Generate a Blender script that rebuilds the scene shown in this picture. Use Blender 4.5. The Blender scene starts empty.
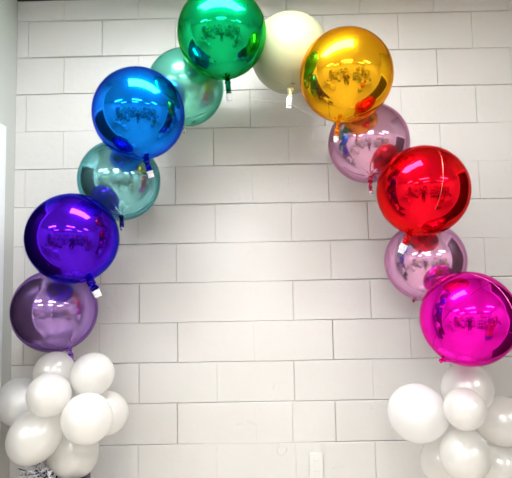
import bpy, bmesh, math, random
from mathutils import Vector, Matrix, Quaternion, noise

# ------------------------------------------------------------------ camera, world, light, exposure
S = bpy.context.scene
COL = S.collection
CH = 0.2045                      # course height of the block wall
Z0 = 14 * CH                     # height of the highest full bed joint
CEIL = Z0 + 0.66 * CH
F = 512.0
CAM = Vector((1.2382, -2.6713, Z0 - 1.4226))
yaw, pit, rol = -0.0083, 0.0795, -0.0188
fw = Vector((math.sin(yaw) * math.cos(pit), math.cos(yaw) * math.cos(pit), math.sin(pit)))
r0 = Vector((math.cos(yaw), -math.sin(yaw), 0)); u0 = r0.cross(fw)
RT = r0 * math.cos(rol) + u0 * math.sin(rol); UP = -r0 * math.sin(rol) + u0 * math.cos(rol)
cam = bpy.data.cameras.new('camera'); cam.sensor_fit = 'HORIZONTAL'; cam.sensor_width = 36; cam.lens = 36 * F / 512
cam.clip_start = 0.05; cam.clip_end = 50
co = bpy.data.objects.new('camera', cam); COL.objects.link(co)
m3 = Matrix((RT, UP, -fw)).transposed()
co.matrix_world = Matrix.Translation(CAM) @ m3.to_4x4()
S.camera = co

w = bpy.data.worlds.new('world'); S.world = w; w.use_nodes = True
w.node_tree.nodes['Background'].inputs[0].default_value = (0.75, 0.85, 1, 1)
w.node_tree.nodes['Background'].inputs[1].default_value = 0.3
LIGHT = 15.0                     # strength of the ceiling troffers
S.view_settings.view_transform = 'Standard'; S.view_settings.look = 'None'
S.view_settings.gamma = 1; S.view_settings.use_curve_mapping = False
S.view_settings.exposure = 1.52

def at(px, py, depth):           # a point seen at a pixel, at a depth along the view axis
    return CAM + (fw + RT * (px - 256) / F - UP * (py - 239) / F) * depth

# ------------------------------------------------------------------ helpers
def mesh_obj(name, bm, mat, parent=None, smooth=False, loc=None):
    me = bpy.data.meshes.new(name); bm.normal_update(); bm.to_mesh(me); bm.free()
    if smooth:
        for p in me.polygons: p.use_smooth = True
    if mat: me.materials.append(mat)
    o = bpy.data.objects.new(name, me); COL.objects.link(o)
    if parent: o.parent = parent
    if loc is not None: o.location = loc
    return o
def empty(name, loc=(0, 0, 0), rz=0):
    o = bpy.data.objects.new(name, None); COL.objects.link(o); o.location = loc; o.rotation_euler.z = rz
    o.empty_display_size = 0.05
    return o
def tag(o, label, cat, group=None):
    o['label'] = label; o['category'] = cat
    if group: o['group'] = group
    return o
def struct(o): o['kind'] = 'structure'; return o
def box(bm, x0, x1, y0, y1, z0, z1, bev=0):
    vs = [bm.verts.new((x, y, z)) for x in (x0, x1) for y in (y0, y1) for z in (z0, z1)]
    fs = [(0, 1, 3, 2), (4, 6, 7, 5), (0, 4, 5, 1), (2, 3, 7, 6), (0, 2, 6, 4), (1, 5, 7, 3)]
    faces = [bm.faces.new([vs[i] for i in f]) for f in fs]
    if bev:
        es = list({e for f in faces for e in f.edges})
        bmesh.ops.bevel(bm, geom=es, offset=bev, segments=2, affect='EDGES', profile=0.5)
def tube(bm, pts, r, n=8, cap=True):
    rings = []
    for i, p in enumerate(pts):
        p = Vector(p); rr = r[i] if isinstance(r, (list, tuple)) else r
        a = Vector(pts[max(i - 1, 0)]); b = Vector(pts[min(i + 1, len(pts) - 1)])
        t = (b - a).normalized(); s = t.orthogonal().normalized() if i == 0 else (s - t * s.dot(t)).normalized()
        q = t.cross(s)
        rings.append([bm.verts.new(p + (s * math.cos(2 * math.pi * k / n) + q * math.sin(2 * math.pi * k / n)) * rr) for k in range(n)])
    for A, B in zip(rings, rings[1:]):
        for k in range(n): bm.faces.new((A[k], A[(k + 1) % n], B[(k + 1) % n], B[k]))
    if cap: bm.faces.new(rings[0][::-1]); bm.faces.new(rings[-1])
def lathe(bm, prof, n=32):       # (r, z) pairs from bottom to top
    rings = []
    for r, z in prof:
        if r < 1e-6: rings.append([bm.verts.new((0, 0, z))])
        else: rings.append([bm.verts.new((r * math.cos(2 * math.pi * k / n), r * math.sin(2 * math.pi * k / n), z)) for k in range(n)])
    for A, B in zip(rings, rings[1:]):
        for k in range(n):
            k2 = (k + 1) % n
            if len(A) == 1 and len(B) > 1: bm.faces.new((A[0], B[k2], B[k]))
            elif len(B) == 1 and len(A) > 1: bm.faces.new((A[k], A[k2], B[0]))
            elif len(A) > 1: bm.faces.new((A[k], A[k2], B[k2], B[k]))

# ------------------------------------------------------------------ materials
def mat(name, col, rough=0.5, metal=0.0, **kw):
    m = bpy.data.materials.new(name); m.use_nodes = True
    b = m.node_tree.nodes['Principled BSDF']
    b.inputs['Base Color'].default_value = (*col, 1); b.inputs['Roughness'].default_value = rough
    b.inputs['Metallic'].default_value = metal
    for k, v in kw.items(): b.inputs[k.replace('_', ' ')].default_value = v
    return m
def bump(m, scale, strength, dist=0.002, detail=4, ramp=None):
    nt = m.node_tree; b = nt.nodes['Principled BSDF']
    tc = nt.nodes.new('ShaderNodeTexCoord'); n = nt.nodes.new('ShaderNodeTexNoise'); bp = nt.nodes.new('ShaderNodeBump')
    n.inputs['Scale'].default_value = scale; n.inputs['Detail'].default_value = detail
    bp.inputs['Strength'].default_value = strength; bp.inputs['Distance'].default_value = dist
    nt.links.new(tc.outputs['Object'], n.inputs['Vector']); src = n.outputs['Fac']
    if ramp:
        r = nt.nodes.new('ShaderNodeValToRGB'); r.color_ramp.elements[0].position = ramp[0]; r.color_ramp.elements[1].position = ramp[1]
        nt.links.new(src, r.inputs[0]); src = r.outputs[0]
    nt.links.new(src, bp.inputs['Height']); nt.links.new(bp.outputs[0], b.inputs['Normal'])
    return m
def vary(m, c1, c2, scale=3, detail=3):
    nt = m.node_tree; b = nt.nodes['Principled BSDF']
    tc = nt.nodes.new('ShaderNodeTexCoord'); n = nt.nodes.new('ShaderNodeTexNoise'); r = nt.nodes.new('ShaderNodeValToRGB')
    n.inputs['Scale'].default_value = scale; n.inputs['Detail'].default_value = detail
    r.color_ramp.elements[0].position = 0.35; r.color_ramp.elements[1].position = 0.65
    r.color_ramp.elements[0].color = (*c1, 1); r.color_ramp.elements[1].color = (*c2, 1)
    nt.links.new(tc.outputs['Object'], n.inputs['Vector']); nt.links.new(n.outputs['Fac'], r.inputs[0])
    nt.links.new(r.outputs[0], b.inputs['Base Color'])
    return m
def glow(name, col, strength):
    m = bpy.data.materials.new(name); m.use_nodes = True; nt = m.node_tree; nt.nodes.clear()
    e = nt.nodes.new('ShaderNodeEmission'); o = nt.nodes.new('ShaderNodeOutputMaterial')
    e.inputs[0].default_value = (*col, 1); e.inputs[1].default_value = strength
    nt.links.new(e.outputs[0], o.inputs[0]); return m

M = {}
M['block'] = vary(bump(mat('painted_block', (.8, .77, .73), .48), 26, .7, .004, 8), (.665, .652, .625), (.69, .678, .655), 2.2)
def pits(m):
    nt = m.node_tree; b = nt.nodes['Principled BSDF']; prev = b.inputs['Normal'].links[0].from_socket
    tc = nt.nodes.new('ShaderNodeTexCoord'); last = prev
    for sc, lo, hi, st, ds in ((55, .25, .33, .55, .0025), (7, .24, .30, .6, .0025)):
        n = nt.nodes.new('ShaderNodeTexNoise'); n.inputs['Scale'].default_value = sc; n.inputs['Detail'].default_value = 3
        r = nt.nodes.new('ShaderNodeValToRGB'); r.color_ramp.elements[0].position = lo; r.color_ramp.elements[1].position = hi
        bp = nt.nodes.new('ShaderNodeBump'); bp.inputs['Strength'].default_value = st; bp.inputs['Distance'].default_value = ds
        nt.links.new(tc.outputs['Object'], n.inputs['Vector']); nt.links.new(n.outputs['Fac'], r.inputs[0]); nt.links.new(r.outputs[0], bp.inputs['Height'])
        nt.links.new(last, bp.inputs['Normal']); last = bp.outputs[0]
    nt.links.new(last, b.inputs['Normal'])
pits(M['block'])
M['mortar'] = mat('painted_mortar', (.62, .57, .5), .7)
M['plaster'] = bump(mat('side_wall_paint', (.57, .59, .55), .5), 60, .1, .002)
M['hall_wall'] = bump(mat('hall_wall_paint', (.72, .7, .66), .6), 40, .1, .002)
M['ceiling'] = bump(mat('ceiling_tile', (.8, .8, .77), .8), 120, .2, .002)
M['floor'] = vary(mat('floor_vinyl', (.62, .56, .49), .35), (.60, .55, .48), (.68, .63, .56), 5)
M['door_dark'] = vary(mat('dark_door', (.03, .022, .016), .4), (.028, .02, .015), (.042, .03, .022), 6)
M['trim'] = mat('white_trim', (.86, .88, .9), .35)
M['angle'] = mat('dark_ceiling_angle', (.06, .065, .06), .5, .3)
M['metal'] = mat('brushed_steel', (.6, .6, .6), .3, 1)
M['plate'] = bump(mat('painted_plate', (.74, .735, .715), .4), 60, .2, .002)
M['troffer'] = glow('troffer_diffuser', (.975, .99, 1), LIGHT)
M['white_metal'] = mat('white_enamel', (.8, .8, .8), .4)
M['string'] = mat('clear_line', (.85, .85, .82), .25)
M['tip'] = bump(mat('white_foil_tip', (.82, .82, .84), .35, .3), 60, .8, .004)
M['silver'] = mat('silver_tinsel', (.95, .95, .97), .35, .35)
M['navytin'] = mat('navy_tinsel', (.02, .03, .10), .2, .8)
M['navy'] = mat('navy_card', (.008, .012, .06), .35)
M['ink'] = mat('grey_print', (.07, .09, .08), .6)

def foil(name, col, rough, metal=1.0, edge=None, bstr=.12):
    m = mat(name, col, rough, metal)
    b = m.node_tree.nodes['Principled BSDF']
    b.inputs['Specular Tint'].default_value = (*(edge or col), 1)
    b.inputs['Coat Weight'].default_value = .13; b.inputs['Coat Roughness'].default_value = .04
    bump(m, 5.0, bstr, .01, 2)
    # a second, hazier lobe: the bloom that thin foil shows round a lamp
    nt = m.node_tree; g = nt.nodes.new('ShaderNodeBsdfPrincipled')
    g.inputs['Base Color'].default_value = (*col, 1); g.inputs['Metallic'].default_value = metal; g.inputs['Roughness'].default_value = .36
    g.inputs['Specular Tint'].default_value = (*(edge or col), 1)
    mx = nt.nodes.new('ShaderNodeMixShader'); mx.inputs[0].default_value = .2
    nt.links.new(b.outputs[0], mx.inputs[1]); nt.links.new(g.outputs[0], mx.inputs[2]); nt.links.new(mx.outputs[0], nt.nodes['Material Output'].inputs[0])
    return m

# ------------------------------------------------------------------ the block wall
XL, XR, YE = -0.06, 2.80, -0.92      # side walls and where they end
def block_wall():
    rnd = random.Random(4)
    bm = bmesh.new(); bm2 = bmesh.new()
    # joints measured on the wall: (course, half-block) -> strength 0..1
    known = {(3, 7): .25, (3, 3): .6, (4, 6): .15, (5, 3): .35, (5, 5): .35, (5, 7): .3, (6, 6): 0, (6, 8): .35, (6, 4): .4,
             (7, 3): .8, (7, 5): 0, (7, 7): .5, (7, 9): .6, (8, 4): .9, (8, 6): .15, (8, 8): 1, (8, 10): .4, (9, 3): .7, (9, 5): .2,
             (9, 7): .6, (9, 9): .15, (10, 4): .9, (10, 6): .05, (10, 8): .8, (11, 3): .4, (11, 5): .12, (11, 7): .2, (11, 9): .5,
             (0, 0): .9, (0, 2): .7, (0, 10): .35, (0, 12): .4, (1, 1): .7, (1, 11): .7, (2, 0): .6, (2, 12): .6, (2, 10): .15, (4, 0): .5}
    hs = {}
    def hstr(n, x):                   # bed joint strength, drifting along the wall
        return max(0.12, min(1.1, .68 + 1.2 * noise.noise(Vector((x * 1.3, n * 7.1, 3)))))
    for n in range(-1, 14):
        zt = Z0 - n * CH; zb = zt - CH
        if n == -1: zt = CEIL + .01
        par = n % 2
        ms = [k for k in range(-2, 16) if k % 2 == par]
        js = []
        for k in ms:
            x = .2 * k
            if x < XL + .03 or x > XR - .03: continue
            js.append((x + rnd.uniform(-.004, .004), known.get((n, k), rnd.uniform(.3, .8))))
        if n == 10: js.append((1.385, .3))
        js.sort(); js = [(XL, .3)] + js + [(XR, .3)]
        for (xa, sa), (xb, sb) in zip(js, js[1:]):
            if sb == 0 and False: pass
            N = max(2, int((xb - xa) / .016))
            wa = .0005 + .0024 * sa; wb = .0005 + .0032 * sb
            da = .0003 + .012 * sa; db = .0003 + .012 * sb
            off = rnd.uniform(-.0012, .0012)
            xs = [xa + wa] + [xa + wa + (xb - wb - xa - wa) * i / N for i in range(1, N)] + [xb - wb]
            it, ib, ot, ob, ol = [], [], [], [], []
            for x in xs:
                st, sb_ = hstr(n, x), hstr(n + 1, x)
                jt = .0012 * noise.noise(Vector((x * 9, n * 3.3, 1))) + .0011 * noise.noise(Vector((x * 55, n * 3.3, 7)))
                it.append(bm.verts.new((x, off, zt - .001 - .005 * st + jt)))
                ib.append(bm.verts.new((x, off, zb + .0006 + .0058 * sb_ + jt)))
                ot.append(bm.verts.new((x, off + .001 + .004 * st, zt)))
                ol.append(bm.verts.new((x, off + .0145, zt - .0005)))
                ob.append(bm.verts.new((x, off + .002 + .012 * sb_, zb)))
            for i in range(len(xs) - 1):
                bm.faces.new((ib[i], ib[i + 1], it[i + 1], it[i]))
                bm.faces.new((it[i], it[i + 1], ot[i + 1], ot[i]))
                bm.faces.new((ob[i], ob[i + 1], ib[i + 1], ib[i]))
                bm.faces.new((ot[i], ot[i + 1], ol[i + 1], ol[i]))
            for side, x, d in ((0, xa, da), (-1, xb, db)):
                a = bm.verts.new((x, off + d, zt)); b = bm.verts.new((x, off + d, zb))
                if side == 0:
                    bm.faces.new((b, ib[0], it[0], a)); bm.faces.new((a, it[0], ot[0])); bm.faces.new((b, ob[0], ib[0]))
                else:
                    bm.faces.new((ib[-1], b, a, it[-1])); bm.faces.new((a, ot[-1], it[-1])); bm.faces.new((b, ib[-1], ob[-1]))
    # slab behind the blocks
    box(bm2, XL - .1, XR + .1, .0145, .2, 0, CEIL + .1)
    o = struct(mesh_obj('wall_back', bm2, M['mortar']))
    blocks = mesh_obj('block_face', bm, M['block'], o)
    # old filled hole and paint dribbles
    bm = bmesh.new()
    c = at(282, 450, (0 - CAM.y) / 1); d = fw + RT * (282 - 256) / F - UP * (450 - 239) / F
    t = -CAM.y / d.y; p = CAM + d * t
    pts = [(p.x + .024 * math.cos(a) * (1 + .1 * math.sin(3 * a)), -.0005, p.z + .022 * math.sin(a)) for a in [i * math.pi / 10 for i in range(21)]]
    tube(bm, pts, .0026, 6)
    mesh_obj('filled_hole', bm, M['block'], o, True)
    bm = bmesh.new()
    for qx, qy, L, ang in ((252, 423, .03, -.4), (3, 0, 0, 0), (240, 424, .02, .1), (343, 466, .02, .2), (335, 467, .018, .5), (372, 407, .012, 1), (274, 386, .014, 1.2)):
        if not L: continue
        d = fw + RT * (qx - 256) / F - UP * (qy - 239) / F; p = CAM + d * (-CAM.y / d.y)
        tube(bm, [(p.x - L * math.cos(ang), -.0002, p.z - L * math.sin(ang)), (p.x, -.001, p.z + .002), (p.x + L * math.cos(ang), -.0002, p.z + L * math.sin(ang))], [.0008, .002, .0008], 6)
    mesh_obj('paint_drip', bm, M['block'], o, True)
block_wall()

def on_plane_x(px, py, X):
    d = fw + RT * (px - 256) / F - UP * (py - 239) / F
    return CAM + d * ((X - CAM.x) / d.x)

# ------------------------------------------------------------------ room shell
HX0, HX1, HY = -2.4, 5.2, -6.6
bm = bmesh.new(); box(bm, HX0 - .1, HX1 + .1, HY - .1, .2, -.1, 0); struct(mesh_obj('floor', bm, M['floor']))
bm = bmesh.new(); box(bm, HX0 - .1, HX1 + .1, HY - .1, .2, CEIL, CEIL + .1); struct(mesh_obj('ceiling', bm, M['ceiling']))
DTOP = 2.185; D0, D1 = -0.182, -0.84   # doorway in each side wall
def side_wall(name, X, s):           # s=-1: wall body extends to -x
    bm = bmesh.new(); T = .14
    a, b = sorted((X, X + s * T))
    box(bm, a, b, D0, .0140, 0, CEIL); box(bm, a, b, YE, D1, 0, CEIL); box(bm, a, b, D1, D0, DTOP, CEIL)
    return struct(mesh_obj(name, bm, M['plaster']))
side_wall('wall_left', XL, -1); side_wall('wall_right', XR, 1)
def door(n, X, s, dark):
    root = struct(empty('door_%d' % n, (X, 0, 0)))
    bm = bmesh.new(); a, b = sorted((s * .055, s * .095)); box(bm, a, b, D1 + .002, D0 - .002, .005, DTOP - .002)
    leaf = mesh_obj('door_leaf', bm, dark, root)
    bm = bmesh.new()
    tube(bm, [(s * .055, D1 + .08, 1.0), (s * .0, D1 + .08, 1.0), (s * .0, D1 + .19, 1.0)], .010, 8)
    mesh_obj('door_handle', bm, M['metal'], leaf, True)
    bm = bmesh.new(); a, b = sorted((0, -s * .016)); W = .058
    box(bm, a, b, D0, D0 + W, 0, DTOP + W, .004); box(bm, a, b, D1 - W, D1, 0, DTOP + W, .004); box(bm, a, b, D1, D0, DTOP, DTOP + W, .004)
    mesh_obj('door_frame', bm, M['trim'], root)
door(1, XL, -1, M['door_dark']); door(2, XR, 1, M['door_dark'])
bm = bmesh.new(); box(bm, XL, XR, -.022, -.002, CEIL - .006, CEIL); box(bm, XL, XR, -.004, -.002, CEIL - .02, CEIL)
struct(mesh_obj('trim_1', bm, M['angle']))
bm = bmesh.new(); box(bm, HX0, XL - .14, YE, YE + .12, 0, CEIL); struct(mesh_obj('wall_front_left', bm, M['hall_wall']))
bm = bmesh.new(); box(bm, XR + .14, HX1, YE, YE + .12, 0, CEIL); struct(mesh_obj('wall_front_right', bm, M['hall_wall']))
bm = bmesh.new(); box(bm, HX0 - .1, HX0, HY, YE, 0, CEIL); struct(mesh_obj('wall_hall_left', bm, M['hall_wall']))
bm = bmesh.new(); box(bm, HX1, HX1 + .1, HY, YE, 0, CEIL); struct(mesh_obj('wall_hall_right', bm, M['hall_wall']))
bm = bmesh.new(); box(bm, HX0, HX1, HY - .1, HY, 0, CEIL); struct(mesh_obj('wall_far', bm, M['hall_wall']))

# ------------------------------------------------------------------ ceiling lights
def troffer(x, y, lx, ly, label, group=None):
    root = tag(empty('ceiling_light', (x, y, CEIL)), label, 'ceiling light', group)
    bm = bmesh.new(); box(bm, -lx / 2, lx / 2, -ly / 2, ly / 2, -.035, -.03); mesh_obj('diffuser', bm, M['troffer'], root)
    bm = bmesh.new(); w_ = .03
    for a in ((-lx / 2 - w_, lx / 2 + w_, -ly / 2 - w_, -ly / 2), (-lx / 2 - w_, lx / 2 + w_, ly / 2, ly / 2 + w_),
              (-lx / 2 - w_, -lx / 2, -ly / 2, ly / 2), (lx / 2, lx / 2 + w_, -ly / 2, ly / 2)): box(bm, *a, -.045, 0)
    mesh_obj('frame', bm, M['white_metal'], root)
troffer(1.15, -1.17, 1.2, .40, 'long white ceiling light above the balloon arch, nearest the block wall')
for i, (x, y) in enumerate(((-1.2, -3.3), (1.2, -3.6), (3.9, -3.3), (-1.2, -5.3), (1.2, -5.4), (3.9, -5.3))):
    side = 'left part' if x < 0 else ('middle' if x < 2 else 'right part')
    row_ = 'front' if y > -4 else 'rear'
    troffer(x, y, 1.2, .3, 'long white ceiling light of the %s row over the hall\'s %s' % (row_, side), 'hall ceiling lights')

# ------------------------------------------------------------------ foil balloons
def foil_balloon(name, label, px, py, R, depth, mt, neck0, neck1, neckmat, nw=.022, tip=True, seams=(), seed=0, tipfrac=.3, group='foil orb balloons of the arch', sy=1.0):
    c = at(px, py, depth)
    root = tag(empty(name, c), label, 'balloon', group)
    root.rotation_euler = (0, 0, 0)
    # neck direction: nearest point of the ball to the sight line through the neck's start
    d = (at(neck0[0], neck0[1], 1) - CAM).normalized()
    t = (c - CAM).dot(d); q = CAM + d * t - c
    if q.length < R: q = q - d * math.sqrt(R * R - q.length ** 2)
    nd = q.normalized()
    p0 = nd * R
    dep = (c + p0 - CAM).dot(fw)
    p1 = at(neck1[0], neck1[1], dep) - c
    rnd = random.Random(seed)
    rot = Vector((0, 0, -1)).rotation_difference(nd)
    bm = bmesh.new(); nu, nv = 96, 64
    rings = []
    for j in range(nv + 1):
        th = math.pi * j / nv          # 0 = neck pole
        ring = []
        for i in range(nu if 0 < j < nv else 1):
            ph = 2 * math.pi * i / nu
            v = Vector((math.sin(th) * math.cos(ph), math.sin(th) * math.sin(ph), -math.cos(th)))
            r = R
            pole = math.exp(-(th / .30) ** 2)
            pl = math.sin(ph * 14 + seed) * .5 + math.sin(ph * 23 + 2 * seed) * .35
            r *= 1 + .010 * pole * pl * min(1, th / .06) + .05 * math.exp(-(th / .07) ** 2)
            # four-gore panels: barely flattened along the seams
            r *= 1 - .004 * math.exp(-((((ph + .3 * seed) / (math.pi / 2)) % 1 - .5) / .035) ** 2) * math.sin(th)
            ring.append(bm.verts.new(rot @ (v * r)))
        rings.append(ring)
    for A, B in zip(rings, rings[1:]):
        for i in range(nu):
            i2 = (i + 1) % nu
            if len(A) == 1: bm.faces.new((A[0], B[i2], B[i]))
            elif len(B) == 1: bm.faces.new((A[i], A[i2], B[0]))
            else: bm.faces.new((A[i], A[i2], B[i2], B[i]))
    bmesh.ops.recalc_face_normals(bm, faces=bm.faces)
    mesh_obj('envelope', bm, mt, root, True)
    # crumpled flat neck
    def strip(a, b, w0, w1, m_, nm, cr, N=14):
        bm = bmesh.new(); ax = (b - a); L = ax.length; ax.normalize()
        sd = ax.cross(fw).normalized(); nn = sd.cross(ax)
        P = []
        for i in range(N + 1):
            s = i / N; ww = (w0 + (w1 - w0) * s) * (1 + cr * .35 * rnd.uniform(-1, 1)) * .5
            cc = a + ax * L * s + nn * cr * .004 * rnd.uniform(-1, 1)
            row_ = []
            K = 10
            for k in range(K):
                an = 2 * math.pi * k / K
                row_.append(bm.verts.new(cc + sd * ww * math.cos(an) + nn * (.0045 * math.sin(an) + cr * .0035 * rnd.uniform(-1, 1))))
            P.append(row_)
        K = 10
        for A, B in zip(P, P[1:]):
            for k in range(K): bm.faces.new((A[k], A[(k + 1) % K], B[(k + 1) % K], B[k]))
        bm.faces.new(P[0][::-1]); bm.faces.new(P[-1])
        bmesh.ops.recalc_face_normals(bm, faces=bm.faces)
        return mesh_obj(nm, bm, m_, root, False)
    a = p0 * .985
    mid = a + (p1 - a) * (1 - (tipfrac if tip else 0))
    strip(a, mid, nw, nw * .95, neckmat, 'neck', 1.0)
    # gathered knot where the neck leaves the ball
    bm = bmesh.new()
    ax = (p1 - a).normalized(); e1 = ax.orthogonal().normalized(); e2 = ax.cross(e1)
    kp = a + ax * min(.016, (p1 - a).length * .4)
    pts = [kp + (e1 * math.cos(t_) + e2 * math.sin(t_)) * nw * .42 for t_ in [k * math.pi / 8 for k in range(17)]]
    tube(bm, pts, .0035, 6, False); mesh_obj('knot', bm, neckmat, root, True)
    if tip:
        o = strip(mid, p1, nw * 1.05, nw * .9, M['tip'] if tip is True else tip, 'neck_tip', .35, 8)
        if tip is True: o['label'] = 'white printed tip of the neck'
    for pole, planes in seams:
        pass
    return root, c, p0, c + p1
def seam(root, c, R, pix, depth, m_, w=.0013):      # a raised weld line through pixels on the near face
    bm = bmesh.new(); pts = []
    P = []
    for (x, y) in pix:
        d = (at(x, y, 1) - CAM).normalized(); t = (c - CAM).dot(d); q = CAM + d * t - c
        h = math.sqrt(max(R * R - q.length ** 2, 0)); q = (q - d * h).normalized(); P.append(q)
    for a, b in zip(P, P[1:]):
        for k in range(6): pts.append(a.slerp(b, k / 6) * (R + .0006))
    pts.append(P[-1] * (R + .0006))
    tube(bm, pts, w, 6); return mesh_obj('seam', bm, m_, root, True)

ZF, ZB = 2.16, 2.42
C = {
 'green': foil('green_foil', (.0, .47, .15), .08), 'blue': foil('blue_foil', (.0, .20, .84), .07),
 'indigo': foil('indigo_foil', (.075, .003, .64), .07), 'gold': foil('gold_foil', (.92, .46, .01), .07),
 'red': foil('red_foil', (.85, .0, .015), .07), 'magenta': foil('magenta_foil', (.9, .0, .52), .06),
 'teal': foil('teal_foil', (.20, .50, .53), .12, .92), 'mint': foil('mint_foil', (.17, .64, .49), .18, .85),
 'lilac': foil('lilac_foil', (.34, .20, .52), .09, .9), 'cream': foil('cream_foil', (.42, .43, .27), .5, .1),
 'mauve': foil('mauve_foil', (.62, .34, .50), .09, .95), 'pink': foil('pink_foil', (.68, .36, .58), .10, .95)}
def nk(n, c, r=.15): return bump(mat(n, c, r, .9), 80, .8, .004)
N_ = {'green': nk('green_neck', (0, .22, .09)), 'blue': nk('blue_neck', (.01, .04, .5)), 'navy': nk('navy_neck', (.02, .03, .2)),
      'indigo': nk('indigo_neck', (.03, .01, .5)), 'purple': nk('purple_neck', (.28, .14, .48)), 'gold': nk('amber_neck', (.8, .3, .02)),
      'red': nk('red_neck', (.7, .01, .02)), 'rose': nk('rose_neck', (.6, .08, .18)), 'magenta': nk('magenta_neck', (.85, .01, .45)),
      'cream': nk('pale_yellow_neck', (.9, .88, .6), .3), 'mint': nk('silver_neck', (.7, .78, .8)), 'silver': nk('silver_tip', (.8, .8, .85))}
def RR(pr, z, k=1.0): return pr * z / F * k
B = {}
def fb(key, label, px, py, pr, z, *a, **k):
    R = pr * z / F * .985
    B[key] = foil_balloon('foil_balloon', label, px, py, R, z, C[key], *a, **k) + (R,)
fb('lilac', 'pale lilac foil ball balloon, lowest on the left, resting above the white balloons', 55, 310.5, 42, 2.40, (68, 346), (72.5, 363), N_['purple'], seed=1, nw=.026, tip=False)
fb('indigo', 'deep indigo violet shiny foil ball balloon on the left side of the arch', 73, 238.5, 45.8, ZF, (89, 279), (99, 297), N_['indigo'], seed=2, nw=.034, tipfrac=.36)
fb('teal', 'pale teal foil ball balloon behind, between the indigo and the bright blue ones', 119.5, 180.5, 41, ZB, (121, 214), (122.5, 231), N_['navy'], seed=3, nw=.02, tip=N_['silver'], tipfrac=.2)
fb('blue', 'bright royal blue shiny foil ball balloon on the left shoulder of the arch', 139, 114, 46.2, ZF, (146, 159), (151.5, 177.5), N_['blue'], seed=4, nw=.027, tipfrac=.33)
fb('mint', 'translucent mint green foil ball balloon behind, between the blue and the green ones', 185.5, 87.5, 38.8, 2.44, (183, 124), (184.5, 133), N_['mint'], seed=5, nw=.016, tip=False)
fb('green', 'emerald green shiny foil ball balloon at the top left of the arch', 222, 33.5, 45, 2.17, (227.5, 79), (229.5, 101), N_['green'], seed=6, nw=.025, tipfrac=.32)
fb('cream', 'matte cream white ball balloon at the top between the green and the gold ones', 290, 53.5, 40, 2.42, (290.5, 87), (288.5, 108), N_['cream'], seed=7, nw=.027, tipfrac=.55)
fb('gold', 'bright gold shiny foil ball balloon at the top right of the arch', 346, 76, 47, ZF, (338, 121), (336, 143), N_['gold'], seed=8, nw=.021, tip=N_['silver'], tipfrac=.3)
fb('mauve', 'dusty mauve mirror foil ball balloon behind, between the gold and the red ones', 368.5, 143, 40.6, ZB, (370, 175), (371, 194.5), N_['rose'], seed=9, nw=.02, tip=N_['silver'], tipfrac=.2)
fb('red', 'bright red shiny foil ball balloon on the right side of the arch', 422.7, 191, 45.8, ZF, (410, 233), (400.5, 253), N_['red'], seed=10, nw=.028, tipfrac=.42)
fb('pink', 'pale pink mirror foil ball balloon behind, between the red and the magenta ones', 425, 261, 40.2, ZB, (415, 299), (413, 302), N_['rose'], seed=11, nw=.012, tip=False)
fb('magenta', 'hot magenta shiny foil ball balloon, lowest on the right, above the white balloons', 468.5, 318.5, 47.6, 2.12, (445, 360), (439.5, 361.5), N_['magenta'], seed=12, nw=.018, tip=False)
light_seam = {k: foil(k + '_weld', v, .2) for k, v in (('red', (.95, .25, .2)), ('magenta', (.98, .3, .7)), ('dark_magenta', (.35, .0, .2)), ('blue', (.02, .08, .5)), ('teal', (.08, .25, .25)), ('mint', (.06, .3, .2)), ('gold', (.5, .2, .01)), ('lilac', (.16, .08, .26)), ('mauve', (.3, .12, .22)))}
def sm(key, mk, pix, z=0, w=.0012): r_, c, a, b, R = B[key]; seam(r_, c, R, pix, z, light_seam[mk], w)
sm('red', 'red', [(437, 149), (441.5, 158), (443, 170), (443, 180), (440.5, 194), (435, 210)])
sm('magenta', 'magenta', [(459, 271), (475, 275.5), (492, 282.5), (503, 293), (512, 309)])
sm('magenta', 'dark_magenta', [(492, 282.5), (471, 295), (450, 311), (438, 330), (433, 347)], w=.0008)
sm('teal', 'teal', [(124, 215.5), (134, 212.5), (144, 208), (152, 201)], w=.0008)
sm('mint', 'mint', [(187, 118), (193, 117.5), (200, 114.5), (206, 112.5)], w=.001)
sm('gold', 'gold', [(330, 118), (329, 108), (328, 98)], w=.0007)
sm('mauve', 'mauve', [(344, 167), (354, 173), (366, 176)], w=.0008)
sm('blue', 'blue', [(136, 68), (136.5, 74), (137, 82)], w=.0006)
# printed oval mark on the mint balloon and star weld on the cream one
def print_mark(key, px, py, rx, ry, ang, m_, star=False):
    r_, c, a, b, R = B[key]; bm = bmesh.new()
    d = (at(px, py, 1) - CAM).normalized(); t = (c - CAM).dot(d); q = CAM + d * t - c
    h = math.sqrt(max(R * R - q.length ** 2, 0)); q = (q - d * h).normalized()
    e = RT - q * RT.dot(q); e.normalize(); g = q.cross(e)
    e, g = e * math.cos(ang) + g * math.sin(ang), g * math.cos(ang) - e * math.sin(ang)
    on = lambda u, v: (q * R + e * u + g * v).normalized() * (R + .0008)
    if star:
        for k in range(3):
            a_ = k * math.pi / 3 + .3
            tube(bm, [on(rx * math.cos(a_), ry * math.sin(a_)), on(0, 0), on(-rx * math.cos(a_), -ry * math.sin(a_))], .0008, 5)
    else:
        tube(bm, [on(rx * math.cos(t_), ry * math.sin(t_)) for t_ in [k * math.pi / 12 for k in range(25)]], .0008, 5)
        tube(bm, [on(-rx * .55, -ry * .1), on(-rx * .2, ry * .35), on(rx * .1, -ry * .3), on(rx * .5, ry * .2)], .0012, 5)
    o = mesh_obj('printed_mark', bm, m_, r_, True); return o
print_mark('mint', 193.5, 122.3, .014, .007, .5, M['ink'])
print_mark('cream', 292.5, 83.5, .014, .009, .1, M['ink'], True)

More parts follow.
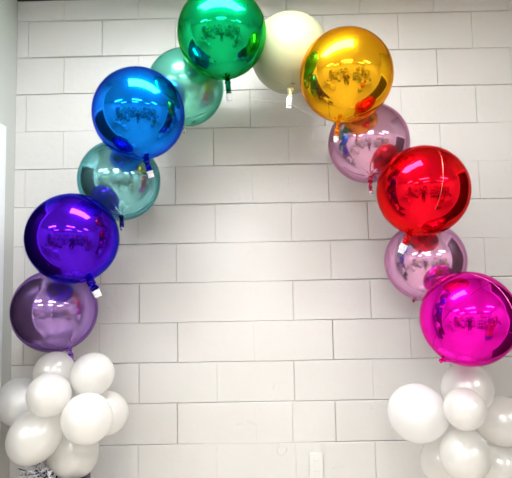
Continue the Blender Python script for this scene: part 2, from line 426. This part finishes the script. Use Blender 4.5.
# clear line that ties the necks along the top
bm = bmesh.new()
def sag(a, b, s, n=8):
    return [a.lerp(b, k / n) + Vector((0, 0, -s * 4 * (k / n) * (1 - k / n))) for k in range(n + 1)]
g1 = B['green'][3]; c1 = B['cream'][3]; d1 = B['gold'][3]
gA = at(231, 97.5, (g1 - CAM).dot(fw) - .004); cA = at(287.5, 101.5, (c1 - CAM).dot(fw) - .008); dA = at(335, 128, (d1 - CAM).dot(fw) + .015)
tube(bm, sag(gA, cA, .003) + sag(cA, dA, .004)[1:], .0006, 6)
tag(mesh_obj('nylon_line', bm, M['string'], None, True), 'thin clear nylon line tied between the green, cream and gold balloon necks', 'string')

# ------------------------------------------------------------------ white latex balloons
def pearl(name, col, trans, rough):
    m = mat(name, col, rough, 0); nt = m.node_tree; b = nt.nodes['Principled BSDF']
    b.inputs['Metallic'].default_value = .25; b.inputs['Coat Weight'].default_value = 1; b.inputs['Coat Roughness'].default_value = .24
    b.inputs['Sheen Weight'].default_value = .15
    tr = nt.nodes.new('ShaderNodeBsdfTranslucent'); tr.inputs[0].default_value = (*col, 1)
    mx = nt.nodes.new('ShaderNodeMixShader'); mx.inputs[0].default_value = trans
    out = nt.nodes['Material Output']
    nt.links.new(b.outputs[0], mx.inputs[1]); nt.links.new(tr.outputs[0], mx.inputs[2]); nt.links.new(mx.outputs[0], out.inputs[0])
    return m
M['pearl'] = pearl('pearl_latex', (.965, .955, .93), .42, .28)
M['opaque'] = pearl('white_latex', (.97, .97, .965), .4, .45)
def latex(label, px, py, a, b, depth, tow, group, m_='pearl', depth_tow=None):
    # tow: pixel towards which the neck points (the cluster's heart)
    c = at(px, py, depth); tgt = at(tow[0], tow[1], depth_tow or depth)
    nd = (tgt - c).normalized()
    Rl = a * depth / F; Rs = b * depth / F
    root = tag(empty('white_balloon', c), label, 'balloon', group)
    root.rotation_mode = 'QUATERNION'; root.rotation_quaternion = Vector((0, 0, -1)).rotation_difference(nd)
    bm = bmesh.new(); prof = [(0.0, Rl)]
    n = 28
    for i in range(1, n):
        th = math.pi * i / n
        z = math.cos(th); r = math.sin(th)
        if z < 0: r *= 1 - .10 * z * z - .10 * abs(z) ** 5
        zz = z * Rl * (1.06 if z < 0 else 1)
        prof.append((r * Rs, zz))
    prof += [(.009, -Rl * 1.075), (.005, -Rl * 1.10), (.0001 * 0 + .004, -Rl * 1.10 - .004)]
    prof = prof[::-1]
    lathe(bm, prof, 48); bmesh.ops.recalc_face_normals(bm, faces=bm.faces)
    mesh_obj('envelope', bm, M[m_], root, True)
    bm = bmesh.new(); zk = -Rl * 1.10 - .004
    tube(bm, [(.006 * math.cos(t), .006 * math.sin(t), zk) for t in [k * math.pi / 6 for k in range(13)]], .003, 6, False)
    tube(bm, [(0, 0, zk), (.004, 0, zk - .012)], [.003, .006], 8)
    mesh_obj('knot', bm, M[m_], root, True)
GL, GR = 'white balloons clustered at the left foot of the arch', 'white balloons clustered at the right foot of the arch'
hl, hr = (60, 412), (468, 425)
latex('white pearl balloon at the top left of the left cluster, under the lilac balloon', 54.8, 372.5, 20.5, 20.5, 2.285, hl, GL, depth_tow=2.25)
latex('white pearl balloon at the top right of the left cluster', 92.5, 374.5, 22, 21, 2.22, hl, GL, depth_tow=2.25)
latex('small round white pearl balloon in front at the middle left of the left cluster', 49, 395, 21.5, 21.5, 2.121, hl, GL, depth_tow=2.2)
latex('large round white pearl balloon at the centre right of the left cluster, nearest the camera', 87, 418.5, 25.3, 25, 2.096, hl, GL, depth_tow=2.25)
latex('white balloon at the far left of the left cluster, beside the left side wall', 22, 402, 26, 24, 2.297, hl, GL, 'opaque', depth_tow=2.22)
latex('white pearl balloon half hidden at the far right of the left cluster', 106, 413, 22, 21.5, 2.286, hl, GL, depth_tow=2.25)
latex('white pearl balloon tilted at the lower left of the left cluster, over the tinsel', 35, 436, 29, 25, 2.145, (66, 402), GL, depth_tow=2.2)
latex('white pearl balloon hanging lowest in the left cluster', 73.5, 452, 27, 25, 2.288, (70, 412), GL, depth_tow=2.25)
latex('big opaque white balloon at the left edge of the right cluster', 417.5, 413, 29.5, 28.5, 2.22, (470, 425), GR, 'opaque', depth_tow=2.2)
latex('translucent white pearl balloon at the top of the right cluster, under the magenta balloon', 467, 389, 26, 25.3, 2.25, hr, GR, depth_tow=2.25)
latex('small white pearl balloon in front at the middle of the right cluster', 464.5, 409, 21.5, 20.5, 2.078, hr, GR, depth_tow=2.2)
latex('white pearl balloon at the right edge of the right cluster', 502, 421, 25.5, 24.5, 2.265, hr, GR, depth_tow=2.25)
latex('white pearl balloon low in front at the centre of the right cluster', 465, 455, 26, 24.7, 2.138, hr, GR, depth_tow=2.25)
latex('white pearl balloon at the lower left of the right cluster, half hidden', 443, 461, 24, 22.5, 2.312, hr, GR, depth_tow=2.25)
latex('white pearl balloon at the lower right corner of the right cluster', 501, 467, 24, 22, 2.276, hr, GR, depth_tow=2.25)

# ------------------------------------------------------------------ base of the left foot: tinsel weight on a navy box
def weight(px, label):
    p = at(px, 478, 2.25); zt = p.z + .01
    root = tag(empty('balloon_weight', (p.x, p.y, 0)), label, 'balloon weight', None)
    bm = bmesh.new(); box(bm, -.165, .125, -.07, .06, 0, zt - .006, .004); mesh_obj('box', bm, M['navy'], root)
    rnd = random.Random(8)
    for m_, cnt in (('silver', 520), ('navytin', 150)):
        bm = bmesh.new()
        for i in range(cnt):
            az = rnd.uniform(0, 2 * math.pi); el = rnd.uniform(.1, 1.5); L = rnd.uniform(.04, .10)
            d = Vector((math.cos(az) * math.cos(el), math.sin(az) * math.cos(el), math.sin(el)))
            b0 = Vector((rnd.uniform(-.05, .05) - .05, rnd.uniform(-.05, .05) + .0, zt - .012))
            s = d.cross(Vector((rnd.uniform(-1, 1), rnd.uniform(-1, 1), rnd.uniform(-1, 1)))).normalized() * rnd.uniform(.003, .006)
            e = b0 + d * L; k = b0 + d * L * .55 + Vector((0, 0, .008)); e2 = e + Vector((rnd.uniform(-.01, .01), rnd.uniform(-.01, .01), -.015))
            v = [bm.verts.new(x) for x in (b0 - s, b0 + s, k + s, k - s, e2 + s, e2 - s)]
            bm.faces.new((v[0], v[1], v[2], v[3])); bm.faces.new((v[3], v[2], v[4], v[5]))
        o = mesh_obj('tinsel', bm, M[m_], root); o['kind'] = 'stuff'; o['label'] = 'silver tinsel shreds' if m_ == 'silver' else 'dark navy tinsel shreds'
weight(58, 'navy box with silver and navy tinsel on top under the left white balloons')

# ------------------------------------------------------------------ wall outlet plate
d = fw + RT * (316 - 256) / F - UP * (465 - 239) / F; p = CAM + d * (-CAM.y / d.y)
root = tag(empty('wall_outlet', (p.x, 0, p.z)), 'small painted white outlet box on the block wall near the floor', 'outlet')
bm = bmesh.new(); box(bm, -.034, .034, -.016, .002, -.063, .062, .003); mesh_obj('cover_plate', bm, M['plate'], root)
for z in (-.028, .022):
    bm = bmesh.new(); box(bm, -.016, .016, -.0185, -.015, z - .014, z + .014, .002); s_ = mesh_obj('socket', bm, M['plate'], root)
    bm = bmesh.new()
    for x in (-.006, .006): box(bm, x - .0012, x + .0012, -.0192, -.0184, z - .001, z + .008)
    mesh_obj('slot', bm, mat('slot_dark', (.62, .61, .58), .6), s_)

# ------------------------------------------------------------------ the shop hall seen mirrored in the foil
WOOD = vary(mat('shelf_wood', (.35, .22, .12), .5), (.3, .18, .1), (.4, .26, .15), 8)
GREY = mat('shelf_steel', (.35, .36, .38), .45, .4)
GC = [mat('carton_%d' % i, c, .5) for i, c in enumerate(((.75, .7, .62), (.5, .12, .1), (.1, .25, .5), (.8, .8, .82), (.12, .12, .13), (.75, .6, .15), (.2, .4, .25)))]
def rack(x, y, rz, where, seed, L=1.6):
    rnd = random.Random(seed)
    r = tag(empty('shelving_unit', (x, y, 0), rz), 'tall steel shelving unit ' + where, 'shelving', 'shelving units in the hall')
    for sx in (-1, 1):
        for sy in (-1, 1):
            bm = bmesh.new(); box(bm, sx * L / 2 - .02, sx * L / 2 + .02, sy * .2 - .02, sy * .2 + .02, 0, 1.9); mesh_obj('upright', bm, GREY, r)
    hs = (.12, .62, 1.12, 1.6)
    for h in hs:
        bm = bmesh.new(); box(bm, -L / 2 + .02, L / 2 - .02, -.21, .21, h, h + .03); mesh_obj('shelf', bm, WOOD, r)
    cs, sn = math.cos(rz), math.sin(rz)
    names = ('lowest', 'second', 'third', 'top')
    for hi, h in enumerate(hs):
        n = 4
        for k in range(n):
            wx = rnd.uniform(.15, .32); hh = rnd.uniform(.15, .4) if hi < 3 else rnd.uniform(.15, .5)
            cx = -L / 2 + .06 + (L - .12) * (k + .5) / n
            ci = rnd.randrange(7)
            bm = bmesh.new(); box(bm, -wx / 2, wx / 2, -.16, .16, 0, hh, .006)
            b = mesh_obj('carton', bm, GC[ci], None, False, (x + cs * cx, y + sn * cx, h + .0302)); b.rotation_euler.z = rz
            pos = ('far left', 'inner left', 'inner right', 'far right')[k]
            tag(b, '%s carton, %s of the %s shelf, unit %s' % (('beige', 'dark red', 'blue', 'white', 'black', 'yellow', 'green')[ci], pos, names[hi], where), 'carton', 'cartons on the hall shelving')
rack(-1.0, -4.3, 0, 'standing free, left', 1); rack(.5, -5.3, 0, 'standing free, centre', 2)
rack(2.7, -4.4, 0, 'standing free, right', 3); rack(4.2, -6.2, 0, 'at the far wall, right', 4)
rack(-2.1, -4.6, math.pi / 2, 'along the left hall wall', 5); rack(4.9, -4.6, math.pi / 2, 'along the right hall wall', 6)
def table(x, y, lab):
    r = tag(empty('folding_table', (x, y, 0)), lab, 'table', 'tables in the hall')
    bm = bmesh.new(); box(bm, -.75, .75, -.37, .37, .71, .745, .005); mesh_obj('table_top', bm, GC[3], r)
    for sx in (-1, 1):
        for sy in (-1, 1):
            bm = bmesh.new(); tube(bm, [(sx * .66, sy * .3, 0), (sx * .66, sy * .3, .71)], .016, 8); mesh_obj('leg', bm, GREY, r)
table(-1.4, -2.5, 'white folding table at the left of the hall behind the camera'); table(3.8, -2.5, 'white folding table at the right of the hall behind the camera')

rnd = random.Random(21)
for tx, side in ((-1.4, 'left'), (3.8, 'right')):
    for k in range(6):
        ci = (k * 3 + (tx > 0)) % 7; wx = rnd.uniform(.1, .17); hh = rnd.uniform(.12, .42)
        bm = bmesh.new(); box(bm, -wx / 2, wx / 2, -.12, .12, 0, hh, .006)
        b = mesh_obj('carton', bm, GC[ci], None, False, (tx - .62 + .245 * k, -2.5 + rnd.uniform(-.12, .12), .7452))
        tag(b, '%s carton, %s from the left on the %s hall table' % (('beige', 'dark red', 'blue', 'white', 'black', 'yellow', 'green')[ci], ('first', 'second', 'third', 'fourth', 'fifth', 'sixth')[k], side), 'carton', 'cartons on the hall tables')

# stacks of cartons on the hall floor beside the tables
for i, (x, y, n) in enumerate(((-.25, -2.1, 2), (2.75, -2.0, 3), (-.15, -3.9, 3), (3.2, -3.6, 2))):
    z = .001
    for k in range(n):
        ci = (i * 2 + k * 3) % 7; hh = rnd.uniform(.25, .36)
        bm = bmesh.new(); box(bm, -.2 + .02 * k, .2 - .02 * k, -.18, .18, 0, hh, .006)
        b = mesh_obj('carton', bm, GC[ci], None, False, (x, y, z)); b.rotation_euler.z = rnd.uniform(-.2, .2) * 0; z += hh + .0005
        tag(b, '%s carton, %s from the floor in the hall\'s %s floor stack' % (('beige', 'dark red', 'blue', 'white', 'black', 'yellow', 'green')[ci], ('first', 'second', 'third')[k], ('near left', 'near right', 'far left', 'far right')[i]), 'carton', 'cartons stacked on the hall floor')

# ------------------------------------------------------------------ the person taking the picture, mirrored in the foil
def skin(name, chains, root_i, m_, parent, sub=2):
    me = bpy.data.meshes.new(name); vs = []; es = []; rs = []
    for ch in chains:
        prev = None
        for it in ch:
            if isinstance(it, int): idx = it
            else: vs.append(it[:3]); rs.append(it[3]); idx = len(vs) - 1
            if prev is not None: es.append((prev, idx))
            prev = idx
    me.from_pydata(vs, es, []); o = bpy.data.objects.new(name, me); COL.objects.link(o); o.parent = parent
    md = o.modifiers.new('skin', 'SKIN'); md.use_smooth_shade = True
    for i, v in enumerate(me.skin_vertices[0].data):
        r = rs[i]; v.radius = r if isinstance(r, tuple) else (r, r); v.use_root = (i == root_i)
    sd = o.modifiers.new('sub', 'SUBSURF'); sd.levels = sub; sd.render_levels = sub
    me.materials.append(m_); return o
def photographer(x, y):
    P = tag(empty('person', (x, y, 0)), 'person in dark clothes behind the camera raising a phone with both hands', 'person')
    SK = mat('skin_tone', (.62, .38, .27), .5); SH = bump(mat('dark_top', (.02, .02, .03), .8), 60, .3); JN = bump(mat('dark_trousers', (.025, .03, .05), .8), 60, .3)
    HA = mat('dark_hair', (.03, .02, .015), .5); PH = mat('black_phone', (.01, .01, .012), .2)
    ch = [[(0, 0, .95, .13), (0, 0, 1.10, (.13, .10)), (0, -.01, 1.28, (.155, .11)), (0, -.01, 1.37, (.12, .09)), (0, .0, 1.45, .052), (0, .015, 1.50, .052)]]
    for sx in (-1, 1):
        ch.append([3, (sx * .17, -.01, 1.36, .06), (sx * .24, .02, 1.10 + .02, .047), (sx * .12, .17, 1.30, .036), (sx * .085, .205, 1.36, .026)])
        ch.append([0, (sx * .09, 0, .88, .095), (sx * .10, .01, .50, .06), (sx * .105, -.01, .10, .04), (sx * .105, .03, .045, .04), (sx * .11, .14, .03, .032)])
    body = skin('body', ch, 0, SK, P)
    # clothes: shells over the body
    c2 = [[(0, 0, .84, .185), (0, 0, .98, .172), (0, 0, 1.12, (.165, .13)), (0, -.01, 1.28, (.18, .13)), (0, -.01, 1.385, (.125, .095)), (0, 0, 1.41, .06)]]
    for sx in (-1, 1): c2.append([4, (sx * .175, -.01, 1.365, .075), (sx * .245, .02, 1.12, .060), (sx * .14, .15, 1.275, .047)])
    skin('shirt', c2, 0, SH, P)
    c3 = [[(0, 0, .97, .14), (0, 0, .90, .14)]]
    for sx in (-1, 1): c3.append([1, (sx * .095, 0, .82, .108), (sx * .10, .01, .50, .075), (sx * .105, -.01, .12, .056)])
    skin('trousers', c3, 0, JN, P)
    bm = bmesh.new()
    bmesh.ops.create_uvsphere(bm, u_segments=32, v_segments=24, radius=1)
    for v in bm.verts:
        X, Y, Z = v.co; n_ = max(0, Y) ** 3 * math.exp(-(X / .16) ** 2) * math.exp(-((Z + .12) / .22) ** 2)
        jaw = 1 - .22 * max(0, -Z) ** 1.5
        eye = .05 * math.exp(-((abs(X) - .36) / .14) ** 2 - ((Z - .05) / .12) ** 2) * max(0, Y)
        v.co = Vector((X * .076 * jaw, Y * .095 * (1 - eye) + .022 * n_, Z * .115))
    head = mesh_obj('head', bm, SK, body, True, (0, .025, 1.60))
    for sx in (-1, 1):
        bm = bmesh.new(); bmesh.ops.create_uvsphere(bm, u_segments=12, v_segments=8, radius=.011); e_ = mesh_obj('eye', bm, GC[3], P, True, (sx * .028, .108, 1.608))
        bm = bmesh.new(); bmesh.ops.create_uvsphere(bm, u_segments=10, v_segments=8, radius=.0055); mesh_obj('iris', bm, HA, e_, True, (0, .0075, 0))
        bm = bmesh.new(); bmesh.ops.create_uvsphere(bm, u_segments=12, v_segments=8, radius=1)
        for v in bm.verts: v.co = Vector((v.co.x * .008, v.co.y * .018, v.co.z * .03))
        mesh_obj('ear', bm, SK, P, True, (sx * .077, .02, 1.60))
    bm = bmesh.new(); tube(bm, [(-.024, .111, 1.545), (0, .119, 1.543), (.024, .111, 1.545)], [.002, .005, .002], 8); mesh_obj('mouth', bm, mat('lips', (.5, .2, .18), .5), P, True)
    bm = bmesh.new(); bmesh.ops.create_uvsphere(bm, u_segments=32, v_segments=24, radius=1)
    for v in bm.verts:
        X, Y, Z = v.co; v.co = Vector((X * .086, Y * .10 - .018 + (-.05 if (Y > .2 and Z < .35) else 0), Z * .122 + .012))
    mesh_obj('hair', bm, HA, P, True, (0, .02, 1.607))
    # hands: a palm and five fingers each, closed on the phone's long edges
    for sx in (-1, 1):
        wx, wy, wz = sx * .085, .205, 1.36
        hc = [[(wx, wy, wz, .024), (sx * .090, .222, 1.40, (.034, .018)), (sx * .088, .232, 1.425, (.036, .016))]]
        for k, (dz, L) in enumerate(((.040, .9), (.022, 1.0), (.004, .95), (-.014, .78))):
            z = 1.435 + dz
            hc.append([2, (sx * .094, .246, z, .010), (sx * .088, .258, z + .004, .009), (sx * (.088 - .022 * L), .258, z + .005, .008)])
        hc.append([1, (sx * .082, .214, 1.425, .011), (sx * .070, .222, 1.445, .010), (sx * .060, .228, 1.452, .008)])
        skin('hand', hc, 0, SK, P, 1)
    return P
px_, py_ = CAM.x - .02, CAM.y - .31
photographer(px_, py_)
bm = bmesh.new(); box(bm, -.078, .078, -.004, .004, -.037, .037, .003)
ph = mesh_obj('phone', bm, GC[4], None, False, (px_, CAM.y - .065, 1.445)); tag(ph, 'black phone held sideways in both hands of the person', 'phone')
